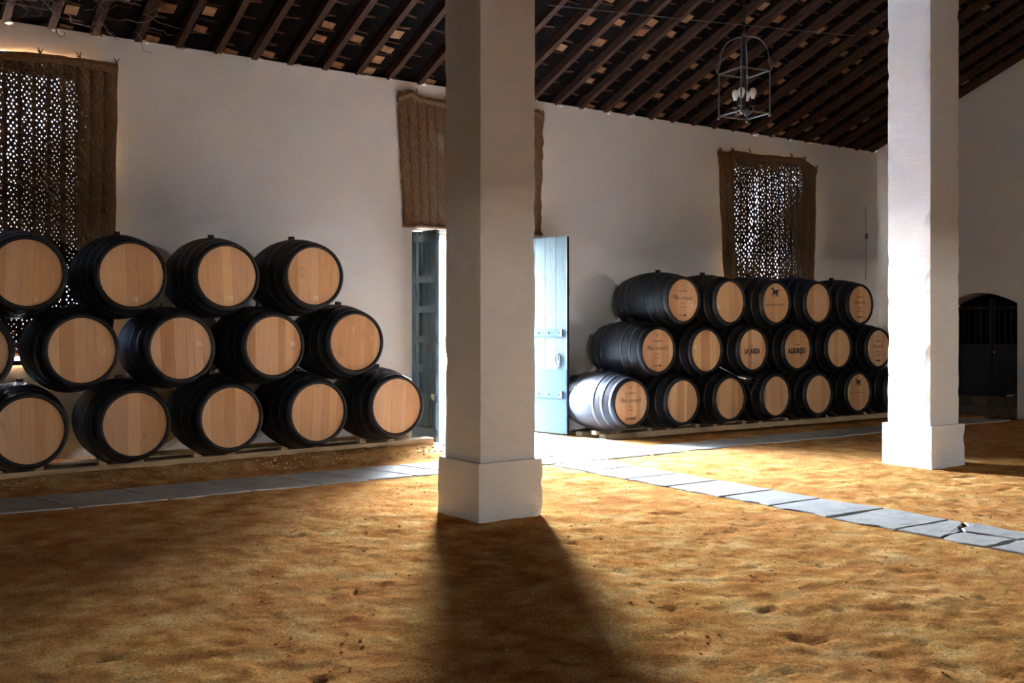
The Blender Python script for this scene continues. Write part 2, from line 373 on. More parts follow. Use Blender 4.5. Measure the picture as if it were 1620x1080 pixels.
# path from the door towards the camera side: cross joints at these y values
cy = [2.0, 2.7, 3.4, 4.30, 5.06, 5.71, 6.38, 6.98, 7.73, 8.35, 9.05, 9.72]
for i in range(len(cy)-1):
    y0, y1 = cy[i]+.01, cy[i+1]-.01; f0 = lambda y: 7.27+.03*(y-7)+random.uniform(-.03, .03); w = .72
    if i in (3,):                       # a slab broken into three pieces
        ym = (y0+y1)/2
        x0 = 7.19; x1 = 7.93
        slab(rough((x0, y0), (x0+.40, y0))+rough((x0+.40, y0), (x0+.36, ym+.02))+rough((x0+.36, ym+.02), (x0+.01, ym-.03))+rough((x0+.01, ym-.03), (x0, y0), 2))
        slab(rough((x0+.43, y0), (x1, y0+.01))+rough((x1, y0+.01), (x1, y1-.12))+rough((x1, y1-.12), (x0+.39, ym+.03))+rough((x0+.39, ym+.03), (x0+.43, y0), 2))
        slab(rough((x0+.02, ym), (x0+.38, ym+.06))+rough((x0+.38, ym+.06), (x1, y1-.09))+rough((x1, y1-.09), (x1, y1), 2)+rough((x1, y1), (x0+.02, y1))+rough((x0+.02, y1), (x0+.02, ym), 2))
    else:
        quad_slab((f0(y0), y0+random.uniform(0, .03)), (f0(y0)+w, y0), (f0(y1)+w, y1), (f0(y1), y1-random.uniform(0, .03)))
# apron in front of the door, wide irregular flags
rows = [(9.75, 10.30, [7.32, 8.2, 8.95, 9.5]), (10.33, 10.95, [7.34, 7.95, 8.75, 9.55]), (10.98, 11.6, [7.35, 8.35, 9.0, 9.6]),
        (11.63, 12.2, [7.42, 8.0, 8.9, 9.4]), (12.23, 12.8, [7.42, 8.45, 9.38]), (12.83, 13.38, [7.34, 8.1, 9.34])]
for y0, y1, e_ in rows:
    for i in range(len(e_)-1):
        j = lambda: random.uniform(-.03, .03)
        quad_slab((e_[i]+.012, y0+j()*.5), (e_[i+1]-.012, y0+j()*.5), (e_[i+1]-.012+j()*.4, y1), (e_[i]+.012+j()*.4, y1))

# walls as columns of solid spans, so that openings are real
def wall(name, us, spans, to3, label):
    """us: breakpoints; spans(ua,ub) -> list of ((z0a,z0b),(z1a,z1b)); to3(u, depth, z)"""
    mb = MB()
    for a, b_ in zip(us[:-1], us[1:]):
        for (z0a, z0b), (z1a, z1b) in spans(a, b_):
            vs = [to3(a, 0, z0a), to3(b_, 0, z0b), to3(b_, WT, z0b), to3(a, WT, z0a), to3(a, 0, z1a), to3(b_, 0, z1b), to3(b_, WT, z1b), to3(a, WT, z1a)]
            mb.add(vs, [(0, 3, 2, 1), (4, 5, 6, 7), (0, 1, 5, 4), (1, 2, 6, 5), (2, 3, 7, 6), (3, 0, 4, 7)])
    o_ = mb.build(name, M['plaster']); tag(o_, label, 'wall', kind='structure'); return o_
OPEN_BACK = [(.55, 3.01, 1.20, 4.655), (DOOR[0], DOOR[1], -.2, DOOR[2]), (7.62, 9.22, 3.18, 4.45), (13.70, 15.52, 1.6, 4.50)]
def flat_spans(opens, top):
    def f(a, b_):
        mid = (a+b_)/2; cuts = sorted((z0, z1) for x0, x1, z0, z1 in opens if x0 < mid < x1)
        out = []; z = -.2
        for z0, z1 in cuts:
            if z0 > z: out.append(((z, z), (z0, z0)))
            z = z1
        out.append(((z, z), (top, top))); return out
    return f
ub = sorted({XL-WT, XE+WT, *[x for o_ in OPEN_BACK for x in o_[:2]]})
wall_back = wall('wall_back', ub, flat_spans(OPEN_BACK, EAVE+.02), lambda u, d, z: (u, YW+d, z), 'long whitewashed wall behind the barrel stacks')
ub = sorted({XL-WT, XE+WT, *[x for o_ in FILL_WIN for x in o_[:2]]})
wall('wall_front', ub, flat_spans(FILL_WIN, EAVE+.16), lambda u, d, z: (u, YR0-d, z), 'whitewashed wall on the camera side with two small windows added for fill light')
wall('wall_left', [YR0, YRIDGE, YW], lambda a, b_: [((-.2, -.2), (roofz(a)+.21, roofz(b_)+.21))], lambda u, d, z: (XL-d, u, z), 'whitewashed gable wall at the left end')
AY0, AY1, ASP, AAP = 10.01, 11.43, 2.0, 2.20      # arched doorway in the right-hand gable
def arch_z(y):
    t = (y-AY0)/(AY1-AY0)*2-1; return ASP+(AAP-ASP)*(1-abs(t)**1.8)
def right_spans(a, b_):
    mid = (a+b_)/2; top = (roofz(a)+.21, roofz(b_)+.21)
    if AY0 < mid < AY1: return [((arch_z(a), arch_z(b_)), top)]
    return [((-.2, -.2), top)]
wall_right = wall('wall_right', sorted({YR0, YRIDGE, YW, *[AY0+(AY1-AY0)*i/20 for i in range(21)]}), right_spans, lambda u, d, z: (XE+d, u, z), 'whitewashed gable wall with an arched doorway')

# roof: deck, rafters, clay tiles between the rafters
mb = MB(); dk = .20
A = [(XL-1, YW+1.2, roofz(YW+1.2)+dk), (XE+1, YW+1.2, roofz(YW+1.2)+dk), (XE+1, YRIDGE, roofz(YRIDGE)+dk), (XL-1, YRIDGE, roofz(YRIDGE)+dk), (XE+1, YR0-1.2, roofz(YR0-1.2)+dk), (XL-1, YR0-1.2, roofz(YR0-1.2)+dk)]
mb.add(A+[(x, y, z+.1) for x, y, z in A], [(0, 3, 2, 1), (3, 5, 4, 2), (6, 7, 8, 9), (9, 8, 10, 11), (0, 1, 7, 6), (5, 11, 10, 4), (1, 2, 8, 7), (2, 4, 10, 8), (0, 6, 9, 3), (3, 9, 11, 5)])
ceiling = mb.build('ceiling', M['deck']); tag(ceiling, 'dark pitched roof of rafters and sooty clay tiles', 'ceiling', kind='structure')
MB().box(XL-WT, XE+WT, YW+.22, YW+.46, EAVE-.02, EAVE+.16).build('eave_light_stop', M['deck'], ceiling)  # dark strip added to stop daylight leaking in over the wall top
ang = math.atan(PITCH); cs, sn = math.cos(ang), math.sin(ang)
RS = 0.4815; RX0 = 3.572
ks = range(math.ceil((XL+.1-RX0)/RS), math.floor((XE-.1-RX0)/RS)+1)
rl = (YW+.35-YRIDGE)/cs
def rafter_mesh(L, seed):
    rnd = random.Random(seed); mb = MB(); n = 14; w0, h0 = .042, .13
    ring = []
    for i in range(n+1):
        s_ = i/n*L; w = w0+rnd.uniform(-.006, .006); dx = rnd.uniform(-.008, .008); dz = rnd.uniform(-.006, .006)
        ring += [(dx-w, -s_, dz), (dx+w, -s_, dz), (dx+w, -s_, h0), (dx-w, -s_, h0)]
    fs = []
    for i in range(n):
        for k in range(4): fs.append((i*4+k, (i+1)*4+k, (i+1)*4+(k+1) % 4, i*4+(k+1) % 4))
    fs += [(0, 1, 2, 3), tuple(n*4+k for k in (3, 2, 1, 0))]
    mb.add(ring, fs); return mb.mesh('rafter')
rm = [rafter_mesh(rl, s_) for s_ in range(5)]
for me in rm: me.materials.append(M['rafter'])
for k in ks:
    o_ = link('rafter', rm[k % 5], ceiling); o_.location = (RX0+k*RS, YW+.35, roofz(YW+.35)); o_.rotation_euler = (-ang, 0, 0)
rm2 = rafter_mesh((YRIDGE-YR0+.3)/cs, 11); rm2.materials.append(M['rafter'])
for k in ks:
    if k % 1 == 0:
        o_ = link('rafter', rm2, ceiling); o_.location = (RX0+k*RS, YRIDGE, roofz(YRIDGE)); o_.rotation_euler = (ang, 0, 0)
# clay tiles: shallow channels hanging between the rafters, overlapping like steps
def tile_data(var):
    """sagging channel tile, a front lip tinted as if lit, and on some a plate painted as a lit patch beside the rafter"""
    rnd = random.Random(50+var); w = .205; L = .40; n = 6; vs = []; tn = []; sag = rnd.uniform(.03, .05); base = rnd.uniform(0, .5)
    for t_ in (0, .014):
        for s_, dz in ((0, -.020), (L, .008)):
            for i in range(n+1):
                a = -1+2*i/n; vs.append((a*w, -s_, dz+.125-sag*(1-a*a)+t_)); tn.append(base)
    fs = []; q = n+1
    for i in range(n):
        fs.append((i, q+i, q+i+1, i+1)); fs.append((2*q+i, 2*q+i+1, 3*q+i+1, 3*q+i))
        fs.append((i, i+1, 2*q+i+1, 2*q+i)); fs.append((q+i, 3*q+i, 3*q+i+1, q+i+1))
    def bx(x0, x1, y0, y1, z0, z1, tone, sk=0):
        b0 = len(vs)
        vs.extend([(x0, y0, z0), (x1, y0+sk, z0), (x1, y1+sk, z0), (x0, y1, z0), (x0, y0, z1), (x1, y0+sk, z1), (x1, y1+sk, z1), (x0, y1, z1)]); tn.extend([tone]*8)
        fs.extend([tuple(b0+i for i in f) for f in ((0, 3, 2, 1), (4, 5, 6, 7), (0, 1, 5, 4), (1, 2, 6, 5), (2, 3, 7, 6), (3, 0, 4, 7))])
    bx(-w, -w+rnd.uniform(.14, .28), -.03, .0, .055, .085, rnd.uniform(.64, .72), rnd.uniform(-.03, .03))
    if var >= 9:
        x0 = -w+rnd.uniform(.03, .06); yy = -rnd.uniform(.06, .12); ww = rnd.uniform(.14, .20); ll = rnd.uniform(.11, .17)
        bx(x0, x0+ww, yy-ll, yy, .05, .062, rnd.choice((.80, .86, .90, .95, 1.0)), rnd.uniform(-.02, .03))  # lit patch put into the plate's colour
    return vs, fs, tn
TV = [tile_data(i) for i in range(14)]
def add_tone(me, vals):
    at_ = me.attributes.new('tone', 'FLOAT', 'POINT'); at_.data.foreach_set('value', np.asarray(vals, np.float32))
TM = {}
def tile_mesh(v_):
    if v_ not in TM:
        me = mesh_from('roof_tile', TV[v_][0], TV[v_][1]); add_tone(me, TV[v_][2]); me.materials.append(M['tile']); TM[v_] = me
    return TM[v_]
ca, sa = math.cos(R(35)), math.sin(R(35))
cand = []
pitch_s = .285
for k in ks:
    x = RX0+(k+.5)*RS
    if x > XE-.1: continue
    for r_ in range(int(rl/pitch_s)):
        s_ = .25+r_*pitch_s+(.1 if k % 2 else 0)
        y = YW+.35-s_*cs; z = roofz(YW+.35)+s_*sn
        dep = x*sa+y*ca; u = 810+1675*(x*ca-y*sa)/max(dep, .1); vv = 515.6-1675*(z-1.6)/max(dep, .1)
        seen = dep > 1 and -30 < u < 1650 and -25 < vv < 300
        if u > 700 and u < 850: seen = False
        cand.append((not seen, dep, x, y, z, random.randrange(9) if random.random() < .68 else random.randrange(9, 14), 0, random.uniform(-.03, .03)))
cand.sort()
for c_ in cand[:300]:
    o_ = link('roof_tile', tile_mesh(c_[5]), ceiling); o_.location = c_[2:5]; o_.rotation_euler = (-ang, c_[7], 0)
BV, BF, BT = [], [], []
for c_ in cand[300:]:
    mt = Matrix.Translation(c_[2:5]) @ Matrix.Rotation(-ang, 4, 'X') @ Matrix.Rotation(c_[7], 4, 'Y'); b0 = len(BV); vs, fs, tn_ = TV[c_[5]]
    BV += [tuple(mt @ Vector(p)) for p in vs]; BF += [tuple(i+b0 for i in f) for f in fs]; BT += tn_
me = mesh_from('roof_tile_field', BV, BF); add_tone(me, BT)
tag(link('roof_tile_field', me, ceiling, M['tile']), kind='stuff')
# lumps of plaster where the rafters enter the wall
for k in ks:
    if not 2 < RX0+k*RS < 17.5: continue
    mb = MB(); 
    for q in range(3): mb.sphere((random.uniform(-.05, .05), random.uniform(-.01, .01), random.uniform(-.02, .015)), random.uniform(.02, .045), 7, 4, .6)
    o_ = mb.build('plaster_lump', M['plaster'], wall_back, True); o_.location = (RX0+k*RS+.06, YW+.0, EAVE+.01)

# pillars
def pillar(name, cx, cy_, s_, b_, hb, label):
    root = empty(name, (cx+s_/2, cy_+s_/2, 0)); tag(root, label, 'pillar', 'whitewashed square pillars', 'structure')
    def rough_prism(nm, half, z0, z1, seed, nz):
        rnd = random.Random(seed); bm = bmesh.new()
        nside = 8; ring_n = nside*4; rings = []
        for i in range(nz+1):
            z = z0+(z1-z0)*i/nz; ring = []
            for e4 in range(4):
                for q in range(nside):
                    t = -1+2*q/nside; p = [(t, -1), (1, t), (-t, 1), (-1, -t)][e4]
                    edge = .004 if q else .012
                    k = half*(1-edge/half*(1 if q == 0 else 0)*rnd.random()*(1 if rnd.random() < .25 else .25))+rnd.uniform(-.0012, .0012)
                    ring.append(bm.verts.new((p[0]*k, p[1]*k, z)))
            rings.append(ring)
        for i in range(nz):
            for q in range(ring_n):
                bm.faces.new((rings[i][q], rings[i][(q+1) % ring_n], rings[i+1][(q+1) % ring_n], rings[i+1][q]))
        bm.faces.new(rings[0][::-1]); bm.faces.new(rings[-1])
        me_ = bpy.data.meshes.new(nm); bm.to_mesh(me_); bm.free()
        return link(nm, me_, root, M['pillar'])
    rough_prism('shaft', s_/2, hb-.01, roofz(cy_)-.25, int(cx*10), 70)
    rough_prism('plinth', s_/2+b_, -.06, hb, int(cx*10)+1, 8)
    MB().box(-s_/2-.12, s_/2+.12, -s_/2-.12, s_/2+.12, roofz(cy_)-.25, roofz(cy_)-.13).build('capital', M['pillar'], root)
    return root
pillar('pillar', 4.761, 7.25, .553, .046, .478, 'white square pillar in the centre, standing in front of the door')
pillar('pillar', 10.663, 7.041, .553, .046, .478, 'white square pillar at the right, brightly lit on its left side')

# ------------------------------------------------------------------ barrels
def barrel_template(Rh, rb, L):
    re_ = Rh+.032
    prof = lambda y: rb-(rb-re_)*abs(2*y/L-1)**1.9
    body = MB(); ring = [(Rh, .05), (Rh, .004), (re_-.008, 0), (re_, .006)]
    ring += [(prof(L*i/16), L*i/16) for i in range(1, 16)]+[(re_, L-.006), (re_-.01, L), (Rh, L), (Rh, L-.04)]
    body.lathe(ring, 44, 'Y', (0, 0, 0), False)
    b0 = len(body.v); n = 44; last = b0-n
    body.f.append(tuple(last+k for k in range(n))[::-1]); body.f.append(tuple(k for k in range(n)))
    hoops = []
    for c_, w in ((.052, .060), (.20, .055), (.36, .055), (L-.36, .055), (L-.20, .055), (L-.052, .060)):
        h = MB(); t = .0016; a, b_ = c_-w/2, c_+w/2; yy = [a, a, (a+b_)/2, b_, b_]; rr = [prof(max(a, 0))-.004, prof(max(a, 0))+t*.7, prof(c_)+t, prof(min(b_, L))+t*.7, prof(min(b_, L))-.004]
        h.lathe(list(zip(rr, yy)), 44, 'Y', (0, 0, 0), False); me_ = h.mesh('hoop', True); me_.materials.append(M['hoop']); hoops.append(me_)
    bm_ = body.mesh('body', True); bm_.materials.append(M['black'])
    bung = MB().box(-.028, .028, L/2-.028, L/2+.028, prof(L/2)-.01, prof(L/2)+.035).mesh('bung'); bung.materials.append(M['black'])
    # sets of head boards with different widths
    sets = []
    for v_ in range(6):
        rnd = random.Random(v_*13+int(Rh*1000)); nb = rnd.choice((5, 6, 6, 7)); ws = [rnd.uniform(.7, 1.35) for _ in range(nb)]; tot = sum(ws); x = -Rh; boards = []
        for w in ws:
            a, b_ = x+.0006, x+w/tot*2*Rh-.0006; x += w/tot*2*Rh; yo = .030+rnd.uniform(0, .0015); nseg = 6; up = []; dn = []
            for i in range(nseg+1):
                xx = a+(b_-a)*i/nseg; hh = math.sqrt(max(Rh*Rh-xx*xx, 1e-5)); up.append((xx, hh)); dn.append((xx, -hh))
            poly = dn+up[::-1]; k = len(poly); cx = (a+b_)/2
            vs = [(px-cx, yo, pz) for px, pz in poly]+[(px-cx, yo+.018, pz) for px, pz in poly]
            fs = [tuple(range(k)), tuple(range(2*k-1, k-1, -1))]+[(i, k+i, k+(i+1) % k, (i+1) % k) for i in range(k)]
            me_ = mesh_from('head_plank', vs, fs); me_.materials.append(M['oak']); boards.append((me_, cx))
        sets.append(boards)
    return dict(Rh=Rh, rb=rb, L=L, body=bm_, hoops=hoops, bung=bung, sets=sets)
TL = barrel_template(.325, .451, 1.18); TR = barrel_template(.306, .432, 1.18)

dg = None
def text_mesh(lines, mat, name='lettering', bold=0.0):
    """lines: (string, x, z, height, xscale, shear[, bold]) -> one thin mesh lying on the head boards"""
    V, F = [], []
    for ln in lines:
        s_, x, z, h, xs_, sh = ln[:6]; bo = ln[6] if len(ln) > 6 else bold
        cu = bpy.data.curves.new('t', 'FONT'); cu.body = s_; cu.align_x = 'CENTER'; cu.align_y = 'CENTER'; cu.size = h*1.35; cu.shear = sh; cu.resolution_u = 3
        cu.offset = bo; cu.space_character = 1.12 if bo else 1.0
        ob = bpy.data.objects.new('t', cu); me_ = bpy.data.meshes.new_from_object(ob)
        b0 = len(V); V += [(x+v_.co.x*xs_, 0, z+v_.co.y) for v_ in me_.vertices]; F += [tuple(b0+i for i in p.vertices) for p in me_.polygons]
        bpy.data.objects.remove(ob); bpy.data.curves.remove(cu); bpy.data.meshes.remove(me_)
    return V, F
def ribbon(pts, w):
    """flat pen stroke in the xz plane"""
    V, F = [], []
    for i, p in enumerate(pts):
        a = Vector(pts[max(i-1, 0)]); b_ = Vector(pts[min(i+1, len(pts)-1)]); d = (b_-a); d = d.normalized() if d.length > 1e-6 else Vector((1, 0)); n = Vector((-d.y, d.x))*w/2
        V += [(p[0]+n.x, 0, p[1]+n.y), (p[0]-n.x, 0, p[1]-n.y)]
    for i in range(len(pts)-1): F.append((2*i+1, 2*i+3, 2*i+2, 2*i))
    return V, F
def merge(*parts):
    V, F = [], []
    for v_, f_ in parts:
        b0 = len(V); V += v_; F += [tuple(b0+i for i in q) for q in f_]
    return V, F
def poly(pts): return [(x, 0, z) for x, z in pts], [tuple(range(len(pts)))]
def put_mark(root, name, data, mat, y=.0285, rz=0, label=None):
    V, F = data; n = len(V)
    me_ = bpy.data.meshes.new(name)
    bm = bmesh.new(); vs = [bm.verts.new(v_) for v_ in V]
    for f in F:
        try: bm.faces.new([vs[i] for i in f])
        except ValueError: pass
    bmesh.ops.triangulate(bm, faces=bm.faces[:])
    r_ = bmesh.ops.extrude_face_region(bm, geom=bm.faces[:])
    for g_ in r_['geom']:
        if isinstance(g_, bmesh.types.BMVert): g_.co.y += .0012
    bmesh.ops.recalc_face_normals(bm, faces=bm.faces[:])
    bm.to_mesh(me_); bm.free()
    o_ = link(name, me_, root, mat); o_.location = (0, y, 0)
    if label: o_['label'] = label
    return o_
def horse(x, z, s_):
    body = [(-.62, .36), (-.58, .44), (-.46, .50), (-.42, .60), (-.37, .52), (-.28, .46), (-.20, .34), (-.10, .26), (.10, .25), (.32, .28), (.46, .24), (.60, .32), (.78, .30), (.92, .20), (.76, .23), (.60, .20), (.52, .10), (.50, -.04), (.40, -.10), (.20, -.08), (.0, -.12), (-.20, -.08), (-.28, .04), (-.32, .18), (-.38, .30), (-.48, .34), (-.56, .30)]
    legs = [[(-.28, .04), (-.14, -.08), (-.34, -.22), (-.48, -.20), (-.52, -.34), (-.58, -.32), (-.54, -.12), (-.36, -.12)], [(-.20, -.06), (-.02, -.10), (-.08, -.28), (.02, -.46), (-.07, -.50), (-.19, -.28)],
            [(.32, -.08), (.51, -.02), (.48, -.20), (.66, -.34), (.70, -.48), (.62, -.48), (.56, -.36), (.34, -.22)], [(.16, -.08), (.36, -.10), (.28, -.26), (.34, -.44), (.24, -.50), (.16, -.26)]]
    T = lambda P: poly([(x+a*s_, z+b_*s_) for a, b_ in P])
    return merge(T(body), *[T(l_) for l_ in legs])
def scribble(x0, x1, z, amp, n, seed, w=.006):
    rnd = random.Random(seed); pts = []
    for i in range(n):
        t = i/(n-1); pts.append((x0+(x1-x0)*t+.35*amp*math.sin(i*1.9), z+amp*math.sin(i*1.37)*(1 if i % 7 < 4 else .3)+rnd.uniform(-.2, .2)*amp))
    return ribbon(pts, w)
def stroke_digits(s_, x, z, h, tilt=.1):
    G = {'3': [(0, .9), (.3, 1), (.55, .8), (.3, .55), (.58, .3), (.3, 0), (0, .12)], '0': [(.3, 1), (.05, .6), (.1, .15), (.35, 0), (.6, .35), (.55, .8), (.3, 1)],
         '1': [(.1, .8), (.3, 1), (.3, 0)], 'x': [(0, 0), (.5, .5), (.2, .55), (.5, 0)]}
    parts = []
    for i, ch in enumerate(s_): parts.append(ribbon([(x+(px+i*.85)*h*.8+pz*h*tilt, z+pz*h) for px, pz in G[ch]], h*.13))
    return merge(*parts)
def arrow(x0, x1, z, w=.010): return merge(ribbon([(x0, z), (x1-.03, z)], w), poly([(x1-.045, z+.022), (x1, z), (x1-.045, z-.022)]))

def barrel(T, x, y, z, v_, label, group, rz=0.0, roll=0.0):
    root = empty('wine_barrel', (x, y, z)); root.rotation_euler = (0, roll, rz); tag(root, label, 'barrel', group)
    link('body', T['body'], root)
    for h in T['hoops']: link('hoop', h, root)
    b_ = link('bung', T['bung'], root); b_.rotation_euler = (0, -roll+random.uniform(-.12, .12), 0)
    for me_, cx in T['sets'][v_ % 6]:
        p = link('head_plank', me_, root); p.location = (cx, 0, 0)
    return root
GL = 'black barrels stacked to the left of the door'; GR = 'black barrels stacked to the right of the door'
YL, YRR = 11.11, 11.17
ORD = ['first', 'second', 'third', 'fourth', 'fifth', 'sixth', 'seventh']
left_rows = [('bottom', [(1.06, .575), (2.060, .580), (3.068, .590), (4.080, .608), (5.102, .618), (6.12, .646)]),
             ('middle', [(1.553, 1.345), (2.55, 1.357), (3.545, 1.366), (4.574, 1.380), (5.575, 1.410)]),
             ('top', [(2.042, 2.118), (3.035, 2.122), (4.040, 2.138), (5.055, 2.166)])]
LB = {}
extra = {('bottom', 0): 'black wine barrel at the hidden far left end of the left stack, bottom row',
 ('bottom', 1): 'leftmost visible barrel of the left stack, bottom row, pale gap above its hoops',
 ('bottom', 2): 'black barrel, bottom row of the left stack, second visible from the left, brownish head',
 ('bottom', 3): 'black barrel with the palest plain head, middle of the left stack, bottom row',
 ('bottom', 4): 'black barrel, bottom row of the left stack, next to last before the door',
 ('bottom', 5): 'black barrel nearest the teal door leaf, right end of the left stack, bottom row',
 ('middle', 0): 'black barrel cut off by the left frame edge, middle row of the left stack',
 ('middle', 1): 'black barrel with a faint chalk mark, first whole one in the middle row, left stack',
 ('middle', 2): 'black barrel chalked 30 and a half at its right, middle row of the left stack',
 ('middle', 3): 'black barrel chalked 30 at the right edge of its head, middle row, left stack',
 ('middle', 4): 'black barrel with faint chalk, right end of the middle row, left stack',
 ('top', 0): 'black barrel in front of the esparto blind, left end of the left stack, top row',
 ('top', 1): 'black barrel chalked 30 below, second from left in the top row, left stack',
 ('top', 2): 'black barrel chalked 30 below, third from left in the top row, left stack',
 ('top', 3): 'black barrel chalked 30 below, right end of the top row, left stack'}
i = 0
for rn, lst in left_rows:
    for q, (x, z) in enumerate(lst):
        LB[rn, q] = barrel(TL, x, YL, z, i*5+q, extra[rn, q], GL, random.uniform(-.015, .015), random.uniform(-.05, .05)); i += 1
for key, s_, x, z, h in ((('top', 1), '30', .0, -.27, .045), (('top', 2), '30', .0, -.26, .045), (('top', 3), '30', -.02, -.27, .05), (('middle', 3), '30', .19, .0, .045),
                         (('middle', 2), '30x', .16, .01, .045), (('middle', 1), '3', .20, -.03, .04), (('middle', 4), '3', -.05, .12, .05), (('middle', 4), '1', .20, .03, .05), (('top', 0), '1', .08, -.28, .04)):
    put_mark(LB[key], 'chalk_mark', stroke_digits(s_, x, z, h), M['chalk'], label='white chalk figures')

right_rows = [('bottom', [(9.872, .522), (10.862, .505), (11.848, .507), (12.875, .508), (13.892, .497), (14.917, .494), (15.957, .492)]),
              ('middle', [(10.378, 1.249), (11.345, 1.234), (12.345, 1.238), (13.375, 1.236), (14.405, 1.238), (15.455, 1.222)]),
              ('top', [(10.875, 1.975), (11.845, 1.962), (12.870, 1.960), (13.880, 1.975), (14.960, 1.962)])]
extraR = {('bottom', 0): 'barrel with glossy lit flank and script lettering beside the door, bottom row, right stack',
 ('bottom', 1): 'black barrel with plain head, bottom row of the right stack, next to the lettered one',
 ('bottom', 2): 'black barrel with plain head under the steel funnel, bottom row of the right stack',
 ('bottom', 3): 'black barrel with plain pinkish head, right of the steel funnel, bottom row, right stack',
 ('bottom', 4): 'black barrel with dark streaks down its head, bottom row of the right stack',
 ('bottom', 5): 'black barrel with a small horse emblem, bottom row, right end of the right stack',
 ('bottom', 6): 'black barrel mostly hidden by the right pillar, end of the bottom row, right stack',
 ('middle', 0): 'barrel with script lettering and arrow, left end of the middle row, right stack',
 ('middle', 1): 'black barrel with grey-stained head, second in the middle row of the right stack',
 ('middle', 2): 'black barrel lettered LA JANDA in the middle row of the right stack',
 ('middle', 3): 'black barrel lettered ALBUREJO in the middle row of the right stack',
 ('middle', 4): 'black barrel with plain orange head, right of the one lettered ALBUREJO',
 ('middle', 5): 'black barrel with faint lettering partly behind the right pillar, middle row',
 ('top', 0): 'barrel with script lettering and arrow, left end of the top row, right stack',
 ('top', 1): 'black barrel with plain head, second in the top row of the right stack',
 ('top', 2): 'black barrel with horse emblem and signature, top row of the right stack',
 ('top', 3): 'black barrel with plain head, right of the top-row barrel with the horse emblem',
 ('top', 4): 'black barrel with faint lettering, right end of the top row, right stack'}
RB = {}
for rn, lst in right_rows:
    for q, (x, z) in enumerate(lst):
        RB[rn, q] = barrel(TR, x, YRR, z, i*5+q+1, extraR[rn, q], GR, random.uniform(-.015, .015), random.uniform(-.02, .02)); i += 1
def palo(row):
    crit = '1ª CRIADERA' if row == 'top' else '2ª CRIADERA'
    a = text_mesh([('Nº', 0, .215, .028, 1, 0), (crit, 0, .135, .026, .95, 0), ('Palo cortado', 0, .035, .062, .86, .25, .0), ('VINO', 0, -.05, .022, 1.1, 0), ('DE JEREZ', 0, -.10, .020, 1.1, 0)], None)
    sw = merge(ribbon([(-.20, .03), (-.19, .065), (-.15, .075), (-.12, .05), (-.15, .03)], .007), ribbon([(.17, .06), (.20, .07), (.21, .04), (.18, .03)], .006))
    return merge(a, sw, arrow(-.07, .085, -.215))
for key in (('top', 0), ('middle', 0), ('bottom', 0)):
    put_mark(RB[key], 'lettering', palo(key[0]), M['ink_brown'], label='dark stencilled script lettering with an arrow')
put_mark(RB['bottom', 0], 'dark_stain', merge(scribble(-.10, .10, -.22, .03, 26, 4, .010)), M['ink_brown'])
put_mark(RB['top', 0], 'chalk_mark', stroke_digits('13x', .16, -.10, .05), M['chalk'])
put_mark(RB['top', 1], 'chalk_mark', stroke_digits('30', -.26, -.10, .05), M['chalk'])
put_mark(RB['middle', 1], 'chalk_mark', stroke_digits('30', -.25, .03, .05), M['chalk'])
put_mark(RB['middle', 2], 'lettering', text_mesh([('Nº', 0, .055, .030, 1, 0), ('LA JANDA', 0, -.028, .082, .62, 0, .0058)], None), M['ink'], label='bold black letters LA JANDA')
put_mark(RB['middle', 3], 'lettering', text_mesh([('EL  PAGO', .0, .070, .024, 1.1, 0), ('ALBUREJO', .0, -.030, .084, .71, 0, .0058)], None), M['ink'], label='bold black letters ALBUREJO')
put_mark(RB['top', 2], 'horse_emblem', horse(-.01, .165, .14), M['ink'], label='black galloping horse emblem')
put_mark(RB['top', 2], 'signature', merge(scribble(-.22, .20, -.03, .020, 60, 3, .006)), M['ink'])
put_mark(RB['bottom', 5], 'horse_emblem', horse(0, .165, .12), M['ink'], label='black galloping horse emblem')
put_mark(RB['bottom', 5], 'signature', merge(scribble(-.21, .21, -.01, .007, 50, 8, .006)), M['ink_brown'])
for key in (('top', 4), ('middle', 5)):
    put_mark(RB[key], 'lettering', merge(text_mesh([('Nº', 0, .20, .034, 1, 0), ('CRIADERA', 0, .125, .026, 1, 0), ('Oloroso', 0, .035, .052, 1.25, .2), ('VINO', 0, -.06, .026, 1.1, 0), ('DE JEREZ', 0, -.12, .024, 1.1, 0)], None), arrow(-.07, .07, -.21, .016)), M['ink_brown'], label='faint dark stencilled lettering')

# timber beams that carry the stacks, and chocks
def beam(x0, x1, y0, y1, za0, za1, zb0, zb1, label):
    mb = MB(); n = 10; V = []
    for k in range(n+1):
        t = k/n; x = x0+(x1-x0)*t; j = lambda: random.uniform(-.004, .004)
        lo = za0+(zb0-za0)*t; hi = za1+(zb1-za1)*t
        V += [(x, y0+j(), lo), (x, y1+j(), lo), (x, y1+j(), hi+j()), (x, y0+j(), hi+j())]
    F = [(0, 3, 2, 1), tuple(n*4+k for k in range(4))]
    for k in range(n):
        for q in range(4): F.append((k*4+q, k*4+(q+1) % 4, (k+1)*4+(q+1) % 4, (k+1)*4+q))
    mb.add(V, F); o_ = mb.build('support_beam', M['timber']); tag(o_, label, 'beam', 'timber beams under the barrels'); return o_
beam(.3, 6.92, 11.62, 11.80, -.05, .105, .02, .178, 'long timber beam half buried under the left stack, front')
beam(.3, 6.80, 12.06, 12.20, -.05, .105, .02, .178, 'long timber beam under the left stack, at the wall side')
beam(9.80, 16.6, 11.66, 11.80, -.07, .050, -.07, .045, 'long timber beam under the right stack, front')
beam(9.72, 16.6, 12.10, 12.24, -.07, .050, -.07, .045, 'long timber beam under the right stack, at the wall side')
